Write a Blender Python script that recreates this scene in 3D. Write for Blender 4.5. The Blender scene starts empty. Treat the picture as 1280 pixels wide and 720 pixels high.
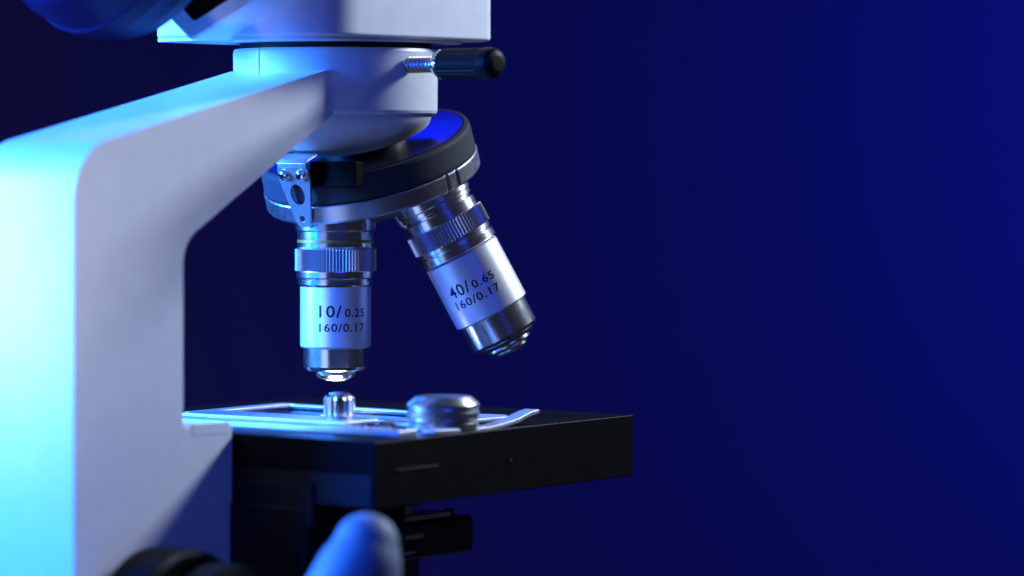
import bpy, bmesh, math, random
from mathutils import Matrix, Vector
random.seed(7)
PI = math.pi
S = bpy.context.scene
COL = S.collection
ZC = 26.0            # height of the lens above the table the stand rests on (cm)
FPX = 4490.0         # focal length in photo pixels
AX, D0 = -4.85, 98.8 # optical axis of the microscope: sideways offset, distance
CF, SF = 0.5904, 0.8071   # heading of the microscope (its local +X) in the world

# ---------------------------------------------------------------- photo measurements -> real local positions
def on_b(px, py, b):        # point on the upright plane y=b of the microscope
    k = (px - 640) / FPX
    a = (-AX + SF * b + k * (D0 + CF * b)) / (CF - SF * k)
    d = D0 + SF * a + CF * b
    return (a, (185 - py) * d / FPX)
def on_a(px, py, a):        # point on the upright plane x=a of the microscope
    k = (px - 640) / FPX
    b = (AX + CF * a - k * (D0 + SF * a)) / (SF + CF * k)
    d = D0 + SF * a + CF * b
    return (b, (185 - py) * d / FPX)
def on_z(px, py, z):        # point on a level plane
    d = -z * FPX / (py - 185)
    X = (px - 640) * d / FPX
    dx, dy = X - AX, d - D0
    return (CF * dx + SF * dy, -SF * dx + CF * dy)

# ---------------------------------------------------------------- materials
def nodes(m):
    m.use_nodes = True
    nt = m.node_tree
    return nt, nt.nodes, nt.links, nt.nodes['Principled BSDF']
def mat(name, col, rough=.5, metal=0, coat=0, rvar=.0, rscale=3, bump=0, bscale=20, cvar=0, aniso=0, spec=None, dust=0):
    m = bpy.data.materials.new(name)
    nt, N, K, P = nodes(m)
    P.inputs['Base Color'].default_value = (*col, 1)
    P.inputs['Roughness'].default_value = rough
    P.inputs['Metallic'].default_value = metal
    P.inputs['Coat Weight'].default_value = coat
    P.inputs['Coat Roughness'].default_value = .12
    if spec is not None: P.inputs['Specular IOR Level'].default_value = spec
    tc = N.new('ShaderNodeTexCoord')
    def noise(sc, det=4):
        n = N.new('ShaderNodeTexNoise'); n.inputs['Scale'].default_value = sc; n.inputs['Detail'].default_value = det
        K.new(tc.outputs['Object'], n.inputs['Vector']); return n
    if rvar:
        n = noise(rscale, 6); mr = N.new('ShaderNodeMapRange')
        mr.inputs['From Min'].default_value = .3; mr.inputs['From Max'].default_value = .7
        mr.inputs['To Min'].default_value = max(.02, rough - rvar); mr.inputs['To Max'].default_value = rough + rvar
        K.new(n.outputs['Fac'], mr.inputs['Value']); K.new(mr.outputs['Result'], P.inputs['Roughness'])
    if cvar or dust:
        n = noise(1.7 if not dust else 26, 5); cr = N.new('ShaderNodeValToRGB')
        c0 = [c * (1 - cvar) for c in col]; c1 = [min(1, c * (1 + cvar)) for c in col]
        if dust: c0 = list(col); c1 = [c + dust for c in col]
        cr.color_ramp.elements[0].position = .35 if not dust else .62
        cr.color_ramp.elements[1].position = .65 if not dust else .74
        cr.color_ramp.elements[0].color = (*c0, 1); cr.color_ramp.elements[1].color = (*c1, 1)
        K.new(n.outputs['Fac'], cr.inputs['Fac']); K.new(cr.outputs['Color'], P.inputs['Base Color'])
    if bump:
        n = noise(bscale, 3); b = N.new('ShaderNodeBump')
        b.inputs['Strength'].default_value = bump; b.inputs['Distance'].default_value = .02
        K.new(n.outputs['Fac'], b.inputs['Height']); K.new(b.outputs['Normal'], P.inputs['Normal'])
    return m
M = {}
M['enamel'] = mat('white_enamel', (.74, .75, .77), .38, coat=.12, rvar=.06, rscale=1.5, bump=.09, bscale=26, cvar=.02)
M['cast'] = mat('white_cast', (.66, .67, .70), .42, coat=.1, rvar=.06, rscale=2, bump=.10, bscale=22, cvar=.03)
M['black'] = mat('black_paint', (.006, .006, .008), .5, spec=.3, rvar=.08, rscale=4, bump=.15, bscale=60, dust=.03)
M['rubber'] = mat('black_rubber', (.045, .045, .05), .6, rvar=.1, rscale=9, bump=.4, bscale=55, dust=.025, spec=.07)
M['plastic'] = mat('black_plastic', (.010, .010, .012), .30, rvar=.06, rscale=6, dust=.02)
M['dish'] = mat('glossy_dish', (.008, .008, .012), .36)
M['knob'] = mat('knob_plastic', (.004, .004, .005), .48, spec=.12, rvar=.06, rscale=6, dust=.02)
M['stage'] = mat('stage_paint', (.0035, .0035, .005), .48, rvar=.06, rscale=9, bump=.3, bscale=24, dust=.012, spec=.08)
M['chrome'] = mat('chrome', (.80, .81, .83), .20, metal=1, rvar=.02, rscale=5, bump=.02, bscale=40)
M['satin'] = mat('satin_barrel', (.95, .95, .96), .34, metal=.6, rvar=.01, rscale=6, bump=.01, bscale=60)
M['knurl'] = mat('knurled_metal', (.80, .81, .83), .30, metal=1)
M['steel'] = mat('brushed_steel', (.6, .61, .64), .32, metal=1, rvar=.04, rscale=6, bump=.015, bscale=50)
M['spring'] = mat('spring_steel', (.78, .79, .80), .33, metal=.9, rvar=.03, rscale=10, bump=.04, bscale=30)
M['clip'] = mat('clip_steel', (.50, .53, .60), .46, metal=.7, rvar=.03, rscale=5, bump=.01, bscale=30)
M['satinchrome'] = mat('satin_chrome', (.68, .69, .71), .27, metal=.95)
M['gold'] = mat('gold_ring', (.45, .26, .05), .45, metal=.6)
M['ink'] = mat('black_ink', (.004, .004, .006), .5)
M['slot'] = mat('dark_slot', (.003, .003, .003), .8, spec=.05)
M['glove'] = mat('nitrile_glove', (.13, .17, .26), .6, rvar=.08, rscale=2, bump=.2, bscale=4, cvar=.06)
M['backdrop'] = mat('backdrop_cloth', (.16, .12, .26), .95, spec=.1, cvar=.03)
M['shell'] = mat('housing_plastic', (.004, .005, .035), .42, spec=.12, rvar=.05, rscale=1.2)
def glassy(name, tint, base=.12):
    m = bpy.data.materials.new(name); nt, N, K, P = nodes(m); N.remove(P)
    out = N['Material Output']
    t = N.new('ShaderNodeBsdfTransparent'); t.inputs['Color'].default_value = (*tint, 1)
    g = N.new('ShaderNodeBsdfGlossy'); g.inputs['Roughness'].default_value = .06
    f = N.new('ShaderNodeFresnel'); f.inputs['IOR'].default_value = 1.5
    a = N.new('ShaderNodeMath'); a.operation = 'ADD'; a.inputs[1].default_value = base; a.use_clamp = True
    mx = N.new('ShaderNodeMixShader')
    K.new(f.outputs[0], a.inputs[0]); K.new(a.outputs[0], mx.inputs[0])
    K.new(t.outputs[0], mx.inputs[1]); K.new(g.outputs[0], mx.inputs[2]); K.new(mx.outputs[0], out.inputs['Surface'])
    return m
M['slide'] = glassy('slide_glass', (.9, .95, .97), .05)
m = bpy.data.materials.new('lens_glass'); nt, N, K, P = nodes(m)
P.inputs['Base Color'].default_value = (.75, .76, .74, 1); P.inputs['Roughness'].default_value = .10
P.inputs['Metallic'].default_value = .35
M['lens'] = m
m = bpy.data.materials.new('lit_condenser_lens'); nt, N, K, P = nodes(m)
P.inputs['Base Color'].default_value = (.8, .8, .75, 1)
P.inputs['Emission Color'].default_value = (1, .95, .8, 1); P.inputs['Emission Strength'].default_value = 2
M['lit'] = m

# ---------------------------------------------------------------- helpers
def link(name, bm, material, parent=None, smooth=14, bevel=0, seg=3, world=False, limit=35):
    me = bpy.data.meshes.new(name)
    bmesh.ops.recalc_face_normals(bm, faces=bm.faces[:])
    bm.to_mesh(me); bm.free()
    if not world: me.transform(Matrix.Translation((0, 0, ZC)))
    me.materials.append(material if not isinstance(material, str) else M[material])
    if smooth:
        me.polygons.foreach_set('use_smooth', [True] * len(me.polygons))
        me.set_sharp_from_angle(angle=math.radians(smooth))
    o = bpy.data.objects.new(name, me); COL.objects.link(o)
    if parent: o.parent = parent
    if bevel:
        b = o.modifiers.new('bevel', 'BEVEL'); b.width = bevel; b.segments = seg
        b.limit_method = 'ANGLE'; b.angle_limit = math.radians(limit); b.harden_normals = True
    return o
def frame(origin, axis, ref=(0, 0, 1)):
    z = Vector(axis).normalized(); r = Vector(ref)
    if abs(z.dot(r.normalized())) > .98: r = Vector((1, 0, 0))
    x = (r - z * r.dot(z)).normalized(); y = z.cross(x)
    m = Matrix((x, y, z)).transposed().to_4x4(); m.translation = Vector(origin); return m
def lathe(bm, prof, mtx=Matrix(), seg=96, cap=True, wob=None):
    rings = []
    for r, t in prof:
        if r < 1e-6: rings.append([bm.verts.new(mtx @ Vector((0, 0, t)))]); continue
        rings.append([bm.verts.new(mtx @ Vector((rr * math.cos(2*PI*i/seg), rr * math.sin(2*PI*i/seg), t)))
                      for i in range(seg) for rr in [r if not wob else wob(r, i)]])
    for A, B in zip(rings, rings[1:]):
        for i in range(seg):
            j = (i + 1) % seg
            if len(A) == 1 and len(B) == 1: continue
            if len(A) == 1: bm.faces.new((A[0], B[i], B[j]))
            elif len(B) == 1: bm.faces.new((A[i], A[j], B[0]))
            else: bm.faces.new((A[i], A[j], B[j], B[i]))
    if cap:
        if len(rings[0]) > 1: bm.faces.new(rings[0][::-1])
        if len(rings[-1]) > 1: bm.faces.new(rings[-1])
    return bm
def knurl(bm, r, t0, t1, n, depth, mtx, ch=.03):
    wob = lambda rr, i: rr if i % 2 else rr - depth
    lathe(bm, [(r - ch - depth*.5, t0), (r, t0 + ch), (r, t1 - ch), (r - ch - depth*.5, t1)], mtx, n * 2, True, wob)
def box(bm, x0, x1, y0, y1, z0, z1, mtx=Matrix()):
    v = [bm.verts.new(mtx @ Vector(p)) for p in ((x0,y0,z0),(x1,y0,z0),(x1,y1,z0),(x0,y1,z0),(x0,y0,z1),(x1,y0,z1),(x1,y1,z1),(x0,y1,z1))]
    for f in ((0,3,2,1),(4,5,6,7),(0,1,5,4),(1,2,6,5),(2,3,7,6),(3,0,4,7)): bm.faces.new([v[i] for i in f])
def rounded(pts, radii, n=8):
    out = []
    for i, p in enumerate(pts):
        r = radii[i] if isinstance(radii, (list, tuple)) else radii
        a, b, c = Vector(pts[i-1]), Vector(p), Vector(pts[(i+1) % len(pts)])
        if r <= 0: out.append(tuple(b)); continue
        u, w = (a-b).normalized(), (c-b).normalized()
        ang = u.angle(w); t = min(r / math.tan(ang/2), (a-b).length*.49, (c-b).length*.49); r = t * math.tan(ang/2)
        cen = b + (u+w).normalized() * (r / math.sin(ang/2))
        p0, p1 = b + u*t - cen, b + w*t - cen
        a0 = math.atan2(p0.y, p0.x); da = (math.atan2(p1.y, p1.x) - a0 + PI) % (2*PI) - PI
        for k in range(n + 1):
            q = a0 + da * k / n; out.append((cen.x + r*math.cos(q), cen.y + r*math.sin(q)))
    return out
def prism(bm, pts, y0, y1, f):      # f(u, v, h) -> point
    A = [bm.verts.new(f(u, v, y0)) for u, v in pts]; B = [bm.verts.new(f(u, v, y1)) for u, v in pts]
    bm.faces.new(A); bm.faces.new(B[::-1])
    n = len(pts)
    for i in range(n): bm.faces.new((A[i], B[i], B[(i+1) % n], A[(i+1) % n]))
fz = lambda a, z, b: Vector((a, b, z))
fx = lambda b, z, a: Vector((a, b, z))
ft = lambda a, b, z: Vector((a, b, z))
def strip(bm, pts, width, thick, side):    # bent flat strip; pts path in 3D, side = width direction
    side = Vector(side).normalized(); rows = []
    P_ = [Vector(p) for p in pts]
    for i, p in enumerate(P_):
        t = (P_[min(i+1, len(P_)-1)] - P_[max(i-1, 0)]).normalized(); n = side.cross(t).normalized()
        w = width[i] if isinstance(width, list) else width
        rows.append([bm.verts.new(p + side*sx*w/2 + n*sn*thick/2) for sx, sn in ((-1,-1),(1,-1),(1,1),(-1,1))])
    for A, B in zip(rows, rows[1:]):
        for i in range(4): bm.faces.new((A[i], A[(i+1)%4], B[(i+1)%4], B[i]))
    bm.faces.new(rows[0][::-1]); bm.faces.new(rows[-1])

# ---------------------------------------------------------------- the microscope
micro = bpy.data.objects.new('microscope', None); COL.objects.link(micro)
micro.location = (AX, 0, 0); micro.rotation_euler = (0, 0, math.atan2(SF, CF))
micro['label'] = 'white compound microscope with black stage and silver objectives against a dark blue backdrop'
micro['category'] = 'microscope'

# arm and column -------------------------------------------------
W = 1.68
def q(px, py): return on_b(px, py, -W)
arm = [q(92, 166), q(408, 87.5), q(421, 87), q(421, 139), q(229, 303), q(229, 524), q(290, 531)]
arm[0] = (q(92, 190)[0], q(92, 188)[1])
bot = -ZC + 2.2
arm += [(arm[6][0], bot), (arm[0][0], bot)]
arm[5] = (arm[4][0], arm[6][1])
pts = rounded(arm, [1.55, 0.01, .22, .15, .95, .12, .12, .3, .3], 10)
bm = bmesh.new(); prism(bm, pts, -W, W, fz)
link('arm', bm, 'enamel', micro, bevel=.30, seg=6)
bm = bmesh.new()
base = rounded([(-13.5, -5), (8, -7), (8, 7), (-13.5, 5)], 1.6)
prism(bm, base, -ZC, -ZC + 2.3, ft)
link('base', bm, 'enamel', micro, bevel=.4, seg=4)
# shallow cover plate on the column front step
c0, c1 = q(240, 530), q(286, 541)
bm = bmesh.new(); prism(bm, [(c0[0], c0[1]), (c1[0], c0[1]-.03), (c1[0], c1[1]), (c0[0]+.03, c1[1])], -W - .012, -W + .05, fz)
link('cover_plate', bm, 'enamel', micro, bevel=.012, seg=2)

# collar and head -------------------------------------------------
bm = bmesh.new()
lathe(bm, [(2.70, .90), (2.77, .95), (2.80, 1.02), (2.81, 2.62), (2.77, 2.70), (2.4, 2.72)], seg=128)
col_ = link('collar', bm, 'cast', micro)
bm = bmesh.new()      # clamp seam on the back of the collar
a = math.radians(213 - 54)
box(bm, 2.79, 2.835, -.05, .05, 1.85, 2.66, Matrix.Rotation(math.radians(171), 4, 'Z'))
link('seam', bm, 'cast', col_, bevel=.015, seg=2)
bm = bmesh.new(); lathe(bm, [(2.62, 2.60), (2.66, 3.05)], seg=96)
link('dovetail_ring', bm, 'black', micro)
# head housing
h0 = on_a(415, 47, -4.2)
hb = 2.95
head = rounded([(-4.25, -3.05), (3.5, -3.05), (3.5, 3.0), (-4.25, 3.0)], [1.5, .7, .7, .45], 12)
bm = bmesh.new(); prism(bm, head, hb, 9.5, ft)
hd = link('head_housing', bm, 'enamel', micro, bevel=.10, seg=3)
bm = bmesh.new()
lip = rounded([(-4.2, -2.8), (2.6, -2.85), (2.6, 2.75), (-4.2, 2.95)], [1.4, .9, .9, .3], 10)
prism(bm, lip, hb - .09, hb + .02, ft)
link('bottom_plate', bm, 'enamel', hd, bevel=.03, seg=2)
# V-shaped eyepiece socket on the back of the head with a dark recess
As = -5.6
def qa(px, py, a=As): return on_a(px, py, a)
V = [qa(238, 51), qa(352, -18), qa(352, -90), qa(140, -90), qa(172, -18)]
bm = bmesh.new(); prism(bm, rounded(V, [.12, .2, .2, .2, .2], 4), As, -4.1, fx)
sk = link('eyepiece_socket', bm, 'enamel', micro, bevel=.09, seg=3)
V2 = [qa(243, 27), qa(322, -24), qa(322, -85), qa(180, -85), qa(204, -18)]
bm = bmesh.new(); prism(bm, rounded(V2, [.15, .2, .2, .2, .2], 4), As - .035, As + .3, fx)
link('recess_panel', bm, 'slot', sk, bevel=.02, seg=2)
# round dark eyepiece housing in front of it
d_ax = Vector((-.93, .18, .30)).normalized()
bc = on_a(170, -112, -6.6)
bm = bmesh.new()
lathe(bm, [(2.4, -1.2), (2.9, -1.05), (3.3, -.75), (3.52, -.3), (3.62, .25), (3.64, .3), (3.64, .75), (3.58, .80), (3.5, 1.45), (3.3, 2.0), (2.6, 2.9), (1.7, 3.1), (1.6, 6.5)],
      frame((-6.6, bc[0], bc[1]), d_ax), 96)
link('eyepiece_tube', bm, 'shell', micro)

# clamp screw -----------------------------------------------------
e = Vector((CF*.725 + SF*-.69, -SF*.725 + CF*-.69, 0)).normalized()
F = frame(e*2.72 + Vector((0, 0, 2.235)), e)
bm = bmesh.new()
prof = []
t = -.3
while t < 1.24: prof += [(.14, t), (.22, t+.05), (.22, t+.075), (.14, t+.125)]; t += .135
lathe(bm, prof, F, 32)
sc = link('clamp_screw', bm, 'steel', micro, smooth=20)
bm = bmesh.new(); lathe(bm, [(.20, 1.2), (.30, 1.22), (.40, 1.40), (.40, 1.5)], F, 48)
link('screw_collar', bm, 'chrome', sc)
bm = bmesh.new()
wob = lambda r, i: r if i % 4 < 2 else r - .018
lathe(bm, [(.33, 1.40), (.40, 1.44), (.415, 1.50), (.415, 3.0)], F, 96, True, wob)
lathe(bm, [(.41, 2.98), (.425, 3.05), (.425, 3.2), (.40, 3.32), (.33, 3.42), (.2, 3.46), (0, 3.47)], F, 64)
link('screw_knob', bm, 'knob', sc)

# nosepiece --------------------------------------------------------
TAU = math.radians(20)
n = Vector((math.sin(TAU), 0, -math.cos(TAU)))
apex = Vector((0, 0, 3.6))
FN = frame(apex, n, (0, 1, 0))
# cast body between collar and the tilted turret: loft of an upright circle into the tilted one
bm = bmesh.new(); rings = []
seg = 96
def ringpt(k, i):
    th = 2*PI*i/seg
    up = Vector((2.64*math.cos(th), 2.64*math.sin(th), .93))
    un = Vector((math.cos(TAU), 0, math.sin(TAU)))
    tl = apex + n*3.42 + un*1.92*math.cos(th) + Vector((0, 1, 0))*1.92*math.sin(th)
    mid = Vector((up.x, up.y, min(.93, tl.z*.62 + .93*.38)))
    return (up*(1-k)**2 + mid*2*k*(1-k) + tl*k*k)
for k in [j/14 for j in range(15)]:
    rings.append([bm.verts.new(ringpt(k, i)) for i in range(seg)])
top = [bm.verts.new(Vector((2.64*math.cos(2*PI*i/seg), 2.64*math.sin(2*PI*i/seg), 1.2))) for i in range(seg)]
rings.insert(0, top)
for A, B in zip(rings, rings[1:]):
    for i in range(seg): bm.faces.new((A[i], A[(i+1)%seg], B[(i+1)%seg], B[i]))
bm.faces.new(rings[-1]); bm.faces.new(top[::-1])
nb = link('nosepiece_body', bm, 'cast', micro)
bm = bmesh.new(); lathe(bm, [(1.15, 3.35), (1.15, 4.1)], FN, 64)
link('bearing_hub', bm, 'black', nb)
bm = bmesh.new()      # turret, black upper part with a shallow dish
lathe(bm, [(0, 3.84), (1.6, 3.84), (2.3, 3.77), (2.72, 3.70), (2.86, 3.66), (2.95, 3.70), (2.98, 3.78), (3.0, 4.36), (2.97, 4.43), (2.7, 4.46), (0, 4.46)], FN, 160)
nose = link('nosepiece', bm, 'rubber', micro)
bm = bmesh.new()      # smooth dish set into the top of the turret
lathe(bm, [(1.1, 3.83), (1.6, 3.825), (2.3, 3.755), (2.70, 3.675), (2.78, 3.66), (2.70, 3.72)], FN, 128, False)
link('turret_dish', bm, 'dish', nose, smooth=40)
bm = bmesh.new()
R1 = 3.03
sg = 360
wob = lambda r, i: r - (.05 if (i % 90) in (0, 1) or (i % 90) in (8, 9) else 0) if r > 2.9 else r
lathe(bm, [(2.9, 4.45), (3.0, 4.455), (R1, 4.49), (R1, 4.90), (2.98, 4.97), (2.6, 5.0), (2.45, 5.02), (1.9, 5.42), (1.0, 5.62), (0, 5.65)], FN, sg, True, wob)
link('turret_ring', bm, 'steel', nose)
# detent block and spring
bm = bmesh.new()
b0 = on_a(396, 206, -2.0)
box(bm, -1.5, -1.15, -1.9, -.3, -1.05, -.36)
link('detent_block', bm, 'slot', nb, bevel=.04, seg=2)
sv = n.copy(); sl = Vector((0, 1, 0)); so = sl.cross(sv); so = -so if so.x > 0 else so
Sb = apex + n*3.25 - Vector((math.cos(TAU), 0, math.sin(TAU)))*3.10
def sp(u, v, h): return Sb + sl*u + sv*v + so*h
def plate_with_holes(bm, outline, holes, h0, h1, f):
    # triangulated sheet with openings, extruded
    from mathutils.geometry import delaunay_2d_cdt
    vs = [Vector(p) for p in outline]; loops = [list(range(len(vs)))]
    for cx, cy, rx, ry in holes:
        s0 = len(vs); vs += [Vector((cx + rx*math.cos(2*PI*i/28), cy + ry*math.sin(2*PI*i/28))) for i in range(28)]
        loops.append(list(range(s0, s0+28)))
    edges = [(L[i], L[(i+1)%len(L)]) for L in loops for i in range(len(L))]
    r = delaunay_2d_cdt(vs, edges, [], 0, 1e-6)
    co, faces = r[0], r[2]
    def inside(p):
        c = False; P0 = [vs[i] for i in loops[0]]
        for i in range(len(P0)):
            A_, B_ = P0[i-1], P0[i]
            if (A_.y > p.y) != (B_.y > p.y) and p.x < (B_.x-A_.x)*(p.y-A_.y)/(B_.y-A_.y)+A_.x: c = not c
        for cx, cy, rx, ry in holes:
            if ((p.x-cx)/rx)**2 + ((p.y-cy)/ry)**2 < .995: return False
        return c
    T = [bm.verts.new(f(c.x, c.y, h1)) for c in co]; Bt = [bm.verts.new(f(c.x, c.y, h0)) for c in co]
    cnt = {}
    for fc in faces:
        cen = sum((co[i] for i in fc), Vector((0, 0)))/len(fc)
        if not inside(cen): continue
        bm.faces.new([T[i] for i in fc]); bm.faces.new([Bt[i] for i in fc][::-1])
        for i in range(len(fc)):
            e_ = (fc[i], fc[(i+1)%len(fc)]); cnt.setdefault(tuple(sorted(e_)), []).append(e_)
    for k_, l_ in cnt.items():
        if len(l_) == 1: a_, b_ = l_[0]; bm.faces.new((T[b_], T[a_], Bt[a_], Bt[b_]))
    bmesh.ops.delete(bm, geom=[v for v in bm.verts if not v.link_faces], context='VERTS')
outl = rounded([(-.50, 0), (.55, 0), (.56, .34), (.28, 1.72), (-.16, 1.72), (-.52, .34)], [.06, .06, .12, .21, .21, .12], 6)
bm = bmesh.new(); plate_with_holes(bm, outl, [(.03, .78, .24, .30), (.06, 1.48, .10, .10)], 0, .07, sp)
spring = link('detent_spring', bm, 'spring', micro, bevel=.012, seg=2, limit=60)
bm = bmesh.new(); lathe(bm, [(.0, .0), (.13, .0), (.13, .05), (.06, .055)], frame(sp(.06, 1.48, -.02), so), 32, False)
lathe(bm, [(.14, 0), (.14, .05), (.09, .08), (.0, .085)], frame(sp(.06, 1.48, -.02), so), 32)
link('detent_ball', bm, 'chrome', spring)
for u in (-.27, .32):
    bm = bmesh.new()
    lathe(bm, [(.0, .0), (.155, .0), (.16, .06), (.12, .12), (.07, .14), (0, .14)], frame(sp(u, .20, .06), so), 32)
    s_ = link('screw', bm, 'chrome', spring)
    bm = bmesh.new(); box(bm, -.13, .13, -.018, .018, .125, .15, frame(sp(u, .20, .06), so) @ Matrix.Rotation(u*4, 4, 'Z'))
    link('screw_slot', bm, 'slot', spring)
bm = bmesh.new(); strip(bm, [sp(.02, -.0, .035), sp(.02, -.1, .03), sp(.02, -.16, -.1), sp(.02, -.17, -.5)], 1.0, .07, sl)
link('spring_tab', bm, 'spring', spring, bevel=.01, seg=2)

# objectives ---------------------------------------------------------
def text_mesh(body, size):
    c = bpy.data.curves.new('t', 'FONT'); c.body = body; c.size = size; c.resolution_u = 3; c.space_character = 1.12
    c.offset = .014
    o = bpy.data.objects.new('t', c); COL.objects.link(o)
    dg = bpy.context.evaluated_depsgraph_get(); me = bpy.data.meshes.new_from_object(o.evaluated_get(dg))
    bpy.data.objects.remove(o); bpy.data.curves.remove(c)
    return me
CAM_L = Vector((-SF, -CF, 0))      # towards the viewer, in microscope axes
RIGHT = Vector((CF, -SF, 0))
def lettering(parent, name, items, R, org, axis, th0, depth=.0035):
    # items: (text, cap_height_cm, width_cm, x_cm (left), t along axis of the baseline)
    ax = Vector(axis).normalized(); er = (RIGHT - ax*RIGHT.dot(ax)).normalized(); ef = er.cross(ax)
    if ef.dot(CAM_L) < 0: ef = -ef
    bm = bmesh.new()
    for body, cap, wid, x0, tb in items:
        me = text_mesh(body, 1)
        xs = [v.co.x for v in me.vertices]; ys = [v.co.y for v in me.vertices]
        sx = wid / (max(xs)-min(xs)); sy = cap / (max(ys)-min(ys)); mx, my = min(xs), min(ys)
        tb_ = bmesh.new(); tb_.from_mesh(me); bpy.data.meshes.remove(me)
        bmesh.ops.triangulate(tb_, faces=tb_.faces[:])
        ed = [e_ for e_ in tb_.edges if e_.calc_length() > .12]
        bmesh.ops.subdivide_edges(tb_, edges=ed, cuts=2, use_grid_fill=False)
        bmesh.ops.triangulate(tb_, faces=tb_.faces[:])
        vm = {}
        for v in tb_.verts:
            x = x0 + (v.co.x-mx)*sx; y = (v.co.y-my)*sy; th = th0 + x/R
            vm[v] = bm.verts.new(Vector(org) + ax*(tb - y) + (er*math.sin(th) + ef*math.cos(th))*(R+depth))
        for f_ in tb_.faces: bm.faces.new([vm[v] for v in f_.verts])
        tb_.free()
    o = link(name, bm, 'ink', parent, smooth=0)
    return o
def objective(axis, prof, label, u=45.4, off=0):
    """prof: dict of px-measured radii/positions along the axis from the apex"""
    Fm = frame(apex, axis, (0, 1, 0)); s = 1/u
    P = lambda L_: [(r*s, (t+off)*s) for r, t in L_]
    bm = bmesh.new(); lathe(bm, P(prof['body']), Fm, 128)
    o = link('objective', bm, 'chrome', micro, smooth=14); o['label'] = label
    if 'knurl' in prof:
        r, t0, t1, cnt = prof['knurl']; bm = bmesh.new(); knurl(bm, r*s, (t0+off)*s, (t1+off)*s, cnt, .05, Fm, .02)
        link('knurled_ring', bm, 'knurl', o, smooth=25)
    if 'barrel' in prof:
        bm = bmesh.new(); lathe(bm, P(prof['barrel']), Fm, 128); link('barrel', bm, 'satin', o, smooth=14)
    if 'gold' in prof:
        bm = bmesh.new(); lathe(bm, P(prof['gold']), Fm, 128); link('colour_ring', bm, 'gold', o)
    if 'tip' in prof:
        bm = bmesh.new(); lathe(bm, P(prof['tip']), Fm, 96); link('lens_mount', bm, 'chrome', o, smooth=14)
        bm = bmesh.new(); lathe(bm, P(prof['lens']), Fm, 64); link('front_lens', bm, 'lens', o)
    return o
# 10x: positions are photo rows minus the apex row (21.5)
Y = lambda y: y - 21.5
p10 = dict(
    body=[(30, Y(255)), (50, Y(262)), (50, Y(287)), (47.5, Y(289)), (47.5, Y(308)), (46, Y(311)), (46, Y(336)), (48.5, Y(338)), (48.8, Y(339)), (48.8, Y(346)), (47.6, Y(347.3)),
          (45.6, Y(348)), (45.6, Y(349.5)), (46.6, Y(350)), (46.6, Y(355)), (45, Y(357.2)), (39, Y(358)), (39, Y(432.5)), (39.6, Y(433)), (40.2, Y(434.5)), (40.2, Y(457)), (38.5, Y(460.5)), (35, Y(462.5)), (18, Y(462.5))],
    knurl=(50.4, Y(310), Y(338.5), 76),
    barrel=[(40, Y(357)), (43.3, Y(357)), (44.2, Y(358)), (44.2, Y(431.5)), (43.2, Y(433)), (39.5, Y(433))],
    gold=[(47, Y(299)), (47.9, Y(299.3)), (47.9, Y(302.6)), (47, Y(303))],
    tip=[(24, Y(460)), (27, Y(463)), (26.5, Y(465.5)), (23.5, Y(466.5)), (24.5, Y(468)), (21, Y(471.5)), (17, Y(473.3)), (15, Y(472))],
    lens=[(15.4, Y(471.5)), (15.3, Y(473)), (11, Y(475)), (5, Y(476)), (0, Y(476.3))])
o10 = objective((0, 0, -1), p10, 'upright objective with ribbed ring marked 10/0.25')
u10 = 1/45.8
lettering(o10, 'marking', [('10/', 15.2*u10, 29*u10, 0, Y(394.8)/45.4), ('0.25', 10.6*u10, 29*u10, 33*u10, Y(394.3)/45.4),
                           ('160/0.17', 10.6*u10, 62*u10, 0, Y(412.6)/45.4)], 44.2/45.4, apex, (0, 0, -1), -.43)
v40 = n*math.cos(TAU) + Vector((0, -1, 0))*math.sin(TAU)
p40 = dict(
    body=[(30, 232), (49, 240), (49, 262), (47, 263.5), (47, 269), (44, 270), (44, 273), (47.5, 274), (47.5, 286), (46, 290), (46, 309), (49, 311), (49, 317), (47.5, 318), (47.5, 319.5), (50, 320.5), (50, 330), (47, 332), (40, 334), (40, 414),
          (44, 415.5), (44.8, 417), (44.8, 448), (43, 451.5), (36, 453.5), (20, 453.5)],
    knurl=(52, 287, 312, 76),
    barrel=[(42, 333.5), (47.6, 333.5), (48.6, 334.6), (48.6, 414.5), (47.6, 415.7), (42, 415.7)],
    tip=[(34, 451), (37, 454.5), (35, 458), (30, 459.5), (29, 460), (30, 462), (27, 465), (22, 466), (21, 466.3), (22, 468.3), (17, 471.5), (11, 472.5), (9, 471.5)],
    lens=[(9.5, 471), (9.2, 472.5), (5, 473.6), (0, 474)])
o40 = objective(v40, p40, 'tilted objective with ribbed ring marked 40/0.65', u=45.2)
u4 = 1/45.2
lettering(o40, 'marking', [('40/', 15.2*u4, 30*u4, 0, 377*u4), ('0.65', 10.6*u4, 31*u4, 33.5*u4, 376*u4),
                           ('160/0.17', 10.6*u4, 64*u4, 0*u4, 392.5*u4)], 48.6*u4, apex, v40, -.76)
vb = (n*2*math.cos(TAU) + Vector((0, 0, 1))).normalized()
pb = dict(body=[(30, 232), (48, 240), (48, 284), (46, 286), (46, 330), (40, 340), (30, 344)], knurl=(50, 287, 308, 64),
          tip=[(28, 343), (28, 350), (20, 352)], lens=[(14, 351), (0, 353)])
objective(vb, pb, 'short objective hidden behind the tilted one', u=45.2)
vp = n*math.cos(TAU) + Vector((0, 1, 0))*math.sin(TAU)
bm = bmesh.new(); lathe(bm, [(1.0, 5.2), (1.0, 5.75), (.92, 5.95), (.9, 6.2), (.6, 6.22)], frame(apex, vp, (0, 1, 0)), 64)
link('turret_plug', bm, 'steel', micro)

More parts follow.
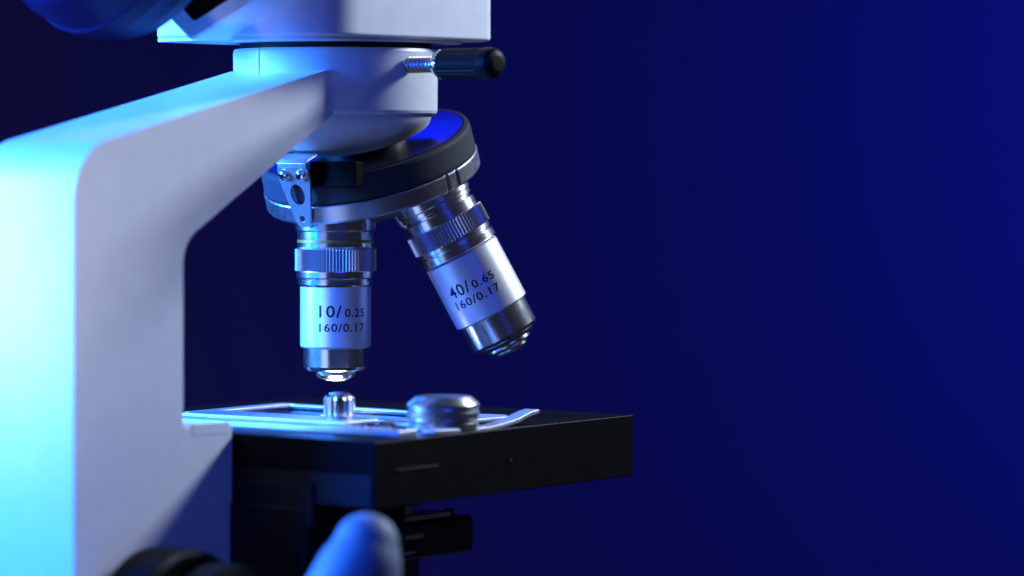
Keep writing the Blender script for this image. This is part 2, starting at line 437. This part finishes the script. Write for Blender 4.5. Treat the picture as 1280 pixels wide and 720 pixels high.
# stage ----------------------------------------------------------------
ZT = -7.376; ZB = -9.06
A0, A1, B0, B1 = -6.25, 5.25, -6.33, 5.6
bm = bmesh.new(); box(bm, A0, A1, B0, B1, ZB, ZT)
stage = link('stage', bm, 'stage', micro, bevel=.035, seg=2)
s0, s1 = on_b(496, 548, B0), on_b(545, 581, B0)
bm = bmesh.new(); box(bm, s0[0], s1[0], B0 - .006, B0 + .3, s1[1], ZT - .14)
link('side_slot', bm, 'slot', stage)
bm = bmesh.new(); box(bm, s0[0] - .05, s1[0] + .05, B0 - .03, B0 + .05, s1[1] - .05, s1[1])
link('slot_ledge', bm, 'black', stage, bevel=.01, seg=1)
s2 = on_b(638, 573, B0)
bm = bmesh.new(); lathe(bm, [(.07, 0), (.07, .02), (.03, .01), (0, .01)], frame((s2[0], B0, s2[1]), (0, -1, 0)), 20)
link('set_screw', bm, 'black', stage)
# ridge and inset plates on the back face
bm = bmesh.new(); box(bm, A0 - .02, A0 + .1, -6.2, -1.75, ZB + .02, ZT - .85)
link('back_plate', bm, 'black', stage, bevel=.02, seg=2)
bm = bmesh.new(); box(bm, A0 - .12, A0 + .1, -4.4, -1.75, ZB - .6, ZB + .55)
link('rack_cover', bm, 'black', stage, bevel=.05, seg=2)
# stage carrier below
bm = bmesh.new(); box(bm, -6.4, -2.2, -4.2, 4.2, -12.6, ZB - .03)
link('stage_carrier', bm, 'black', micro, bevel=.12, seg=3)
# condenser
bm = bmesh.new(); prism(bm, rounded([(-2.6, -2.75), (2.85, -2.75), (2.85, 2.75), (-2.6, 2.75)], .35, 6), -11.15, -10.15, ft)
cond = link('condenser_carrier', bm, 'plastic', micro, bevel=.12, seg=4)
bm = bmesh.new(); lathe(bm, [(1.9, -9.7), (2.35, -9.75), (2.35, -10.2)], seg=96)
lathe(bm, [(2.2, -9.04), (2.2, -9.75)], seg=96)
link('condenser_ring', bm, 'steel', cond)
bm = bmesh.new(); box(bm, -2.2, 1.9, -2.55, 2.3, -10.14, -9.98)
link('filter_plate', bm, 'steel', cond, bevel=.02, seg=2)
bm = bmesh.new(); box(bm, -3.2, -1.2, -4.0, -3.7, -10.35, -10.22); box(bm, -3.0, -1.5, -3.95, -3.6, -10.75, -10.68)
link('guide_rail', bm, 'steel', cond, bevel=.02, seg=2)
bm = bmesh.new(); lathe(bm, [(2.3, -11.1), (2.3, -13.5), (2.0, -14)], seg=96)
link('condenser_barrel', bm, 'black', cond)
bm = bmesh.new()
c_ = on_b(561, 648, -2.0)
lathe(bm, [(.0, -.45), (.17, -.45), (.21, -.3), (.21, .1), (.14, .26), (0, .28)], Matrix.Translation((c_[0], -2.0, c_[1]+.02)), 32)
link('iris_lever', bm, 'chrome', cond)
bm = bmesh.new(); lathe(bm, [(.55, ZT - .05), (.8, ZT + .012), (.78, ZT + .02), (.6, ZT + .006)], seg=64)
link('stage_aperture', bm, 'black', stage)
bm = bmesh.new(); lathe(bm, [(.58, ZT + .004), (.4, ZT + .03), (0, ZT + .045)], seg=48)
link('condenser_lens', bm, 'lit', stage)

# mechanical slide holder ---------------------------------------------
zb = ZT + .04
hold = bmesh.new()
def level(px, py, z=-7.22): return on_z(px, py, z)
# rear bar, raised, running across the stage
box(hold, -4.75, -3.95, -5.9, 5.2, ZT + .006, ZT + .16)
holder = link('slide_holder', hold, 'clip', micro, bevel=.03, seg=2)
bm = bmesh.new(); box(bm, -4.25, -2.9, -3.8, 1.9, ZT + .165, ZT + .27)
link('holder_plate', bm, 'clip', holder, bevel=.03, seg=2)
bm = bmesh.new(); box(bm, -2.85, 1.25, 2.5, 3.0, ZT + .02, ZT + .17)
box(bm, 1.0, 1.35, -3.6, 2.48, ZT + .02, ZT + .16)
link('holder_finger', bm, 'clip', holder, bevel=.025, seg=2)
bm = bmesh.new(); outl = rounded([(-2.9, -5.2), (.6, -5.5), (1.1, -5.0), (.9, -4.3), (-2.9, -3.6)], [.2, .3, .3, .3, .3], 6)
prism(bm, outl, ZT + .10, ZT + .20, ft)
link('clip_plate', bm, 'clip', holder, bevel=.02, seg=2)
# curved clip finger curling up at the tip
path = [(-3.6, -5.95, ZT + .08), (-2.2, -6.0, ZT + .03), (-1.4, -6.02, ZT + .02), (-.7, -6.0, ZT + .07), (0, -5.95, ZT + .14), (.5, -5.9, ZT + .24), (.85, -5.88, ZT + .30), (1.12, -5.87, ZT + .33)]
from mathutils import geometry
dense = []
for i in range(len(path)-1):
    p0, p1, p2, p3 = [Vector(path[max(0, min(len(path)-1, i+j))]) for j in (-1, 0, 1, 2)]
    for k in range(5):
        t = k/5
        dense.append(.5*((2*p1)+(-p0+p2)*t+(2*p0-5*p1+4*p2-p3)*t*t+(-p0+3*p1-3*p2+p3)*t**3))
dense.append(Vector(path[-1]))
bm = bmesh.new(); strip(bm, dense, .46, .11, (0, 1, 0))
link('clip_finger', bm, 'clip', holder, bevel=.02, seg=2)
# big thumb knob with rings
kc = on_z(554, 533, ZT + .1)
KF = Matrix.Translation((kc[0], kc[1], ZT + .03))
bm = bmesh.new()
lathe(bm, [(.9, .0), (.93, .04), (.93, .18), (.88, .22), (.88, .25), (.95, .30), (.955, .46), (.90, .50), (.90, .53), (.95, .58), (.95, .66), (.92, .70), (.74, .86), (.68, .87), (0, .89)], KF, 96)
link('clip_knob', bm, 'satinchrome', holder, smooth=14)
bm = bmesh.new(); bb = on_z(515, 538, ZT + .1); lathe(bm, [(0, 0), (.09, .0), (.12, .07), (.09, .15), (0, .18)], Matrix.Translation((bb[0]-.2, bb[1]-.1, ZT + .02)), 24)
link('stop_pin', bm, 'chrome', holder)
# small knurled thumb nut
kc2 = on_z(424, 526, ZT + .22)
K2 = Matrix.Translation((kc2[0], kc2[1], ZT + .17))
bm = bmesh.new()
lathe(bm, [(.30, 0), (.30, .12), (.39, .2), (.405, .26), (.405, .62), (.36, .70)], K2, 56, True, lambda r, i: r - (.022 if i % 4 > 1 else 0))
lathe(bm, [(.36, .69), (.28, .76), (.12, .80), (0, .81)], K2, 40)
link('thumb_nut', bm, 'chrome', holder, smooth=14)
for k_, (a_, b_, r_) in enumerate([(-4.35, -4.4, .10), (-4.35, -4.9, .08), (-4.35, -5.2, .08)]):
    bm = bmesh.new(); lathe(bm, [(r_, 0), (r_, .08), (r_*.6, .11), (0, .11)], Matrix.Translation((a_, b_, ZT + .155)), 20)
    link('rivet', bm, 'chrome', holder)

# focus knobs -----------------------------------------------------------
KA = (-9.8, 0, -12.15)
FK = frame((KA[0], 0, KA[2]), (0, -1, 0))
bm = bmesh.new(); knurl(bm, 2.2, 1.9, 3.35, 70, .03, FK, .12)
lathe(bm, [(1.4, 1.6), (1.4, 1.95)], FK, 64)
kn = link('coarse_focus_knob', bm, 'knob', micro)
bm = bmesh.new(); lathe(bm, [(1.2, 3.3), (1.2, 3.9), (1.86, 3.95), (1.93, 4.05), (1.93, 4.7), (1.85, 4.85), (1.62, 4.9), (1.55, 4.82), (1.5, 4.75), (0, 4.72)], FK, 96)
link('fine_focus_knob', bm, 'knob', micro)
bm = bmesh.new(); knurl(bm, 2.2, 1.9, 3.35, 70, .03, frame((KA[0], 0, KA[2]), (0, 1, 0)), .12)
link('coarse_focus_knob', bm, 'knob', micro)

# ---------------------------------------------------------------- glass slide on the stage
bm = bmesh.new(); box(bm, -1.75, .75, -3.7, 2.3, 0, .11)
sl_o = link('glass_slide', bm, 'slide', None, bevel=.012, seg=1, world=True)
sl_o.matrix_world = Matrix.Translation((AX, 0, ZC + ZT + .024)) @ Matrix.Rotation(math.atan2(SF, CF), 4, 'Z')
sl_o['label'] = 'thin clear glass slide lying flat on the black stage under the upright objective'
sl_o['category'] = 'glass slide'

# ---------------------------------------------------------------- the hand at the focus knobs (index finger raised into the picture)
def W3(px, py, d): return Vector(((px-640)*d/FPX, d - D0, (185-py)*d/FPX + ZC))
def limb(bm, pts, seg=28):
    """smooth tapered tube through (point, radius, flatten)"""
    P_ = [Vector(p) for p, r in pts]; R_ = [r for p, r in pts]; out = []
    for i in range(len(P_)-1):
        p0, p1, p2, p3 = [P_[max(0, min(len(P_)-1, i+j))] for j in (-1, 0, 1, 2)]
        r0, r1, r2, r3 = [R_[max(0, min(len(P_)-1, i+j))] for j in (-1, 0, 1, 2)]
        for k in range(6):
            t = k/6; cr = lambda a, b, c, d: .5*((2*b)+(-a+c)*t+(2*a-5*b+4*c-d)*t*t+(-a+3*b-3*c+d)*t**3)
            out.append((cr(p0, p1, p2, p3), cr(r0, r1, r2, r3)))
    out.append((P_[-1], R_[-1]))
    # round end
    tdir = (out[-1][0]-out[-2][0]).normalized(); e0, re = out[-1]
    for k in range(1, 7): q_ = k/7*PI/2; out.append((e0 + tdir*re*.95*math.sin(q_), re*math.cos(q_)))
    prev = None; rings = []
    x = None
    for i, (p, r) in enumerate(out):
        t = (out[min(i+1, len(out)-1)][0]-out[max(i-1, 0)][0]).normalized()
        x = (Vector((1, 0, 0)) if x is None else x); x = (x - t*x.dot(t)).normalized(); y = t.cross(x)
        rings.append([bm.verts.new(p + x*r*math.cos(2*PI*j/seg) + y*r*.88*math.sin(2*PI*j/seg)) for j in range(seg)])
    for A, B in zip(rings, rings[1:]):
        for j in range(seg): bm.faces.new((A[j], A[(j+1)%seg], B[(j+1)%seg], B[j]))
    bm.faces.new(rings[0][::-1]); bm.faces.new(rings[-1])
bm = bmesh.new(); D = 85.5
palm = W3(330, 1010, D-1)
limb(bm, [(palm, 1.5), (W3(352, 900, D-.5), 1.25), (W3(402, 812, D), 1.17), (W3(434, 750, D), 1.12), (W3(452, 704, D+.1), 1.0), (W3(458, 680, D+.2), .80)])
limb(bm, [(W3(255, 1120, D-2), 3.0), (W3(270, 1080, D-1.5), 2.7), (W3(310, 1000, D-.8), 2.2), (W3(320, 960, D-.5), 1.4)])
for j, (dx, ln) in enumerate(((-50, 1.0), (-110, .95), (-165, .8))):
    k0 = W3(325+dx, 985+j*18, D-1.2)
    limb(bm, [(k0, 1.2), (k0 + Vector((.2, -.8, 1.2))*ln, 1.0), (k0 + Vector((.9, .4, 2.0))*ln, .92), (k0 + Vector((1.3, 1.6, 1.3))*ln, .85), (k0 + Vector((1.3, 1.9, .4))*ln, .72)])
limb(bm, [(W3(250, 1050, D), 1.4), (W3(210, 960, D+.5), 1.2), (W3(215, 890, D+1.2), 1.0), (W3(245, 840, D+1.6), .8)])
hand = link('person', bm, 'glove', None, smooth=180, world=True)
rm = hand.modifiers.new('remesh', 'REMESH'); rm.mode = 'VOXEL'; rm.voxel_size = .12; rm.use_smooth_shade = True
sm = hand.modifiers.new('smooth', 'SMOOTH'); sm.factor = .5; sm.iterations = 4
hand['label'] = 'gloved hand with one rounded blurred fingertip raised beside the focus knob below the stage'
hand['category'] = 'person'

# ---------------------------------------------------------------- backdrop
bm = bmesh.new()
YB = 190
g = [[bm.verts.new((x, YB + 6*math.sin(x*.012), z)) for x in range(-260, 261, 20)] for z in (-60, 0, 60, 120, 180)]
for r0, r1 in zip(g, g[1:]):
    for i in range(len(r0)-1): bm.faces.new((r0[i], r0[i+1], r1[i+1], r1[i]))
bd = link('backdrop', bm, 'backdrop', None, smooth=60, world=True)
bd['kind'] = 'structure'

# ---------------------------------------------------------------- lamps
tgt = Vector((-5, 0, ZC - 2))
def area(name, pos, target, size, energy, col, size_y=None, spread=180):
    l = bpy.data.lights.new(name, 'AREA'); l.energy = energy; l.color = col; l.size = size
    if size_y: l.shape = 'RECTANGLE'; l.size_y = size_y
    l.spread = math.radians(spread)
    o = bpy.data.objects.new(name, l); COL.objects.link(o); o.location = pos
    o.rotation_euler = (Vector(target)-Vector(pos)).to_track_quat('-Z', 'Y').to_euler(); return o
area('white_key_lamp', tgt + Vector((.785, .32, .53))*55, tgt, 11, 37500, (.90, 1.05, 1.3))
area('blue_lamp', tgt + Vector((-.86, -.45, .22))*70, tgt, 24, 19000, (.003, .11, 1), 26, 60)
area('side_lamp', tgt + Vector((-.96, -.03, .28))*60, tgt, 14, 38000, (.05, .25, 1), 26, 60)
area('dish_patch_helper', Vector((-2.8, 1.0, ZC + .5)) + Vector((-.16, .85, .50))*40, (-3.2, 1.0, ZC + .4), 4, 14, (.0, .01, 1), None, 14)  # added unseen light, beamed so the dish mirrors it as a blue patch
area('arm_rear_boost', Vector((-14, -10, ZC - 2.5)) + Vector((-.10, -.80, -.60))*32, (-14, -10, ZC - 2.5), 4, 210, (.85, .9, 1), 4, 20)  # added near-white light from below, only to overexpose the arm's rear face
area('fill_lamp', tgt + Vector((.25, -.9, .35))*140, tgt, 60, 4300, (.03, .08, 1), None, 60)
area('backdrop_lamp', (84, 132, ZC + 10), (58, YB, ZC - 4), 26, 40000, (.0, .035, 1))
area('illuminator', (AX, 0, ZC + ZT + .08), (AX, 0, ZC + 5), .8, 26, (1, .95, .8), spread=70)

w = bpy.data.worlds.new('World'); S.world = w; w.use_nodes = True
w.node_tree.nodes['Background'].inputs[0].default_value = (.38, .38, .62, 1)
w.node_tree.nodes['Background'].inputs[1].default_value = .035

# ---------------------------------------------------------------- camera
cam = bpy.data.cameras.new('camera'); co = bpy.data.objects.new('camera', cam); COL.objects.link(co)
co.location = (0, -D0, ZC); co.rotation_euler = (PI/2, 0, 0)
cam.sensor_width = 36; cam.lens = FPX/1280*36
cam.shift_y = -175/1280
cam.clip_start = 1; cam.clip_end = 2000
cam.dof.use_dof = True; cam.dof.focus_distance = 97.8
cam.dof.aperture_fstop = cam.lens*1e-3/(2*1.0)      # 2 cm wide entrance pupil, in scene units of 1 cm
cam.dof.aperture_blades = 0
S.camera = co
S.render.engine = 'CYCLES'
S.view_settings.view_transform = 'Standard'; S.view_settings.look = 'None'
S.view_settings.exposure = 0; S.view_settings.gamma = 1
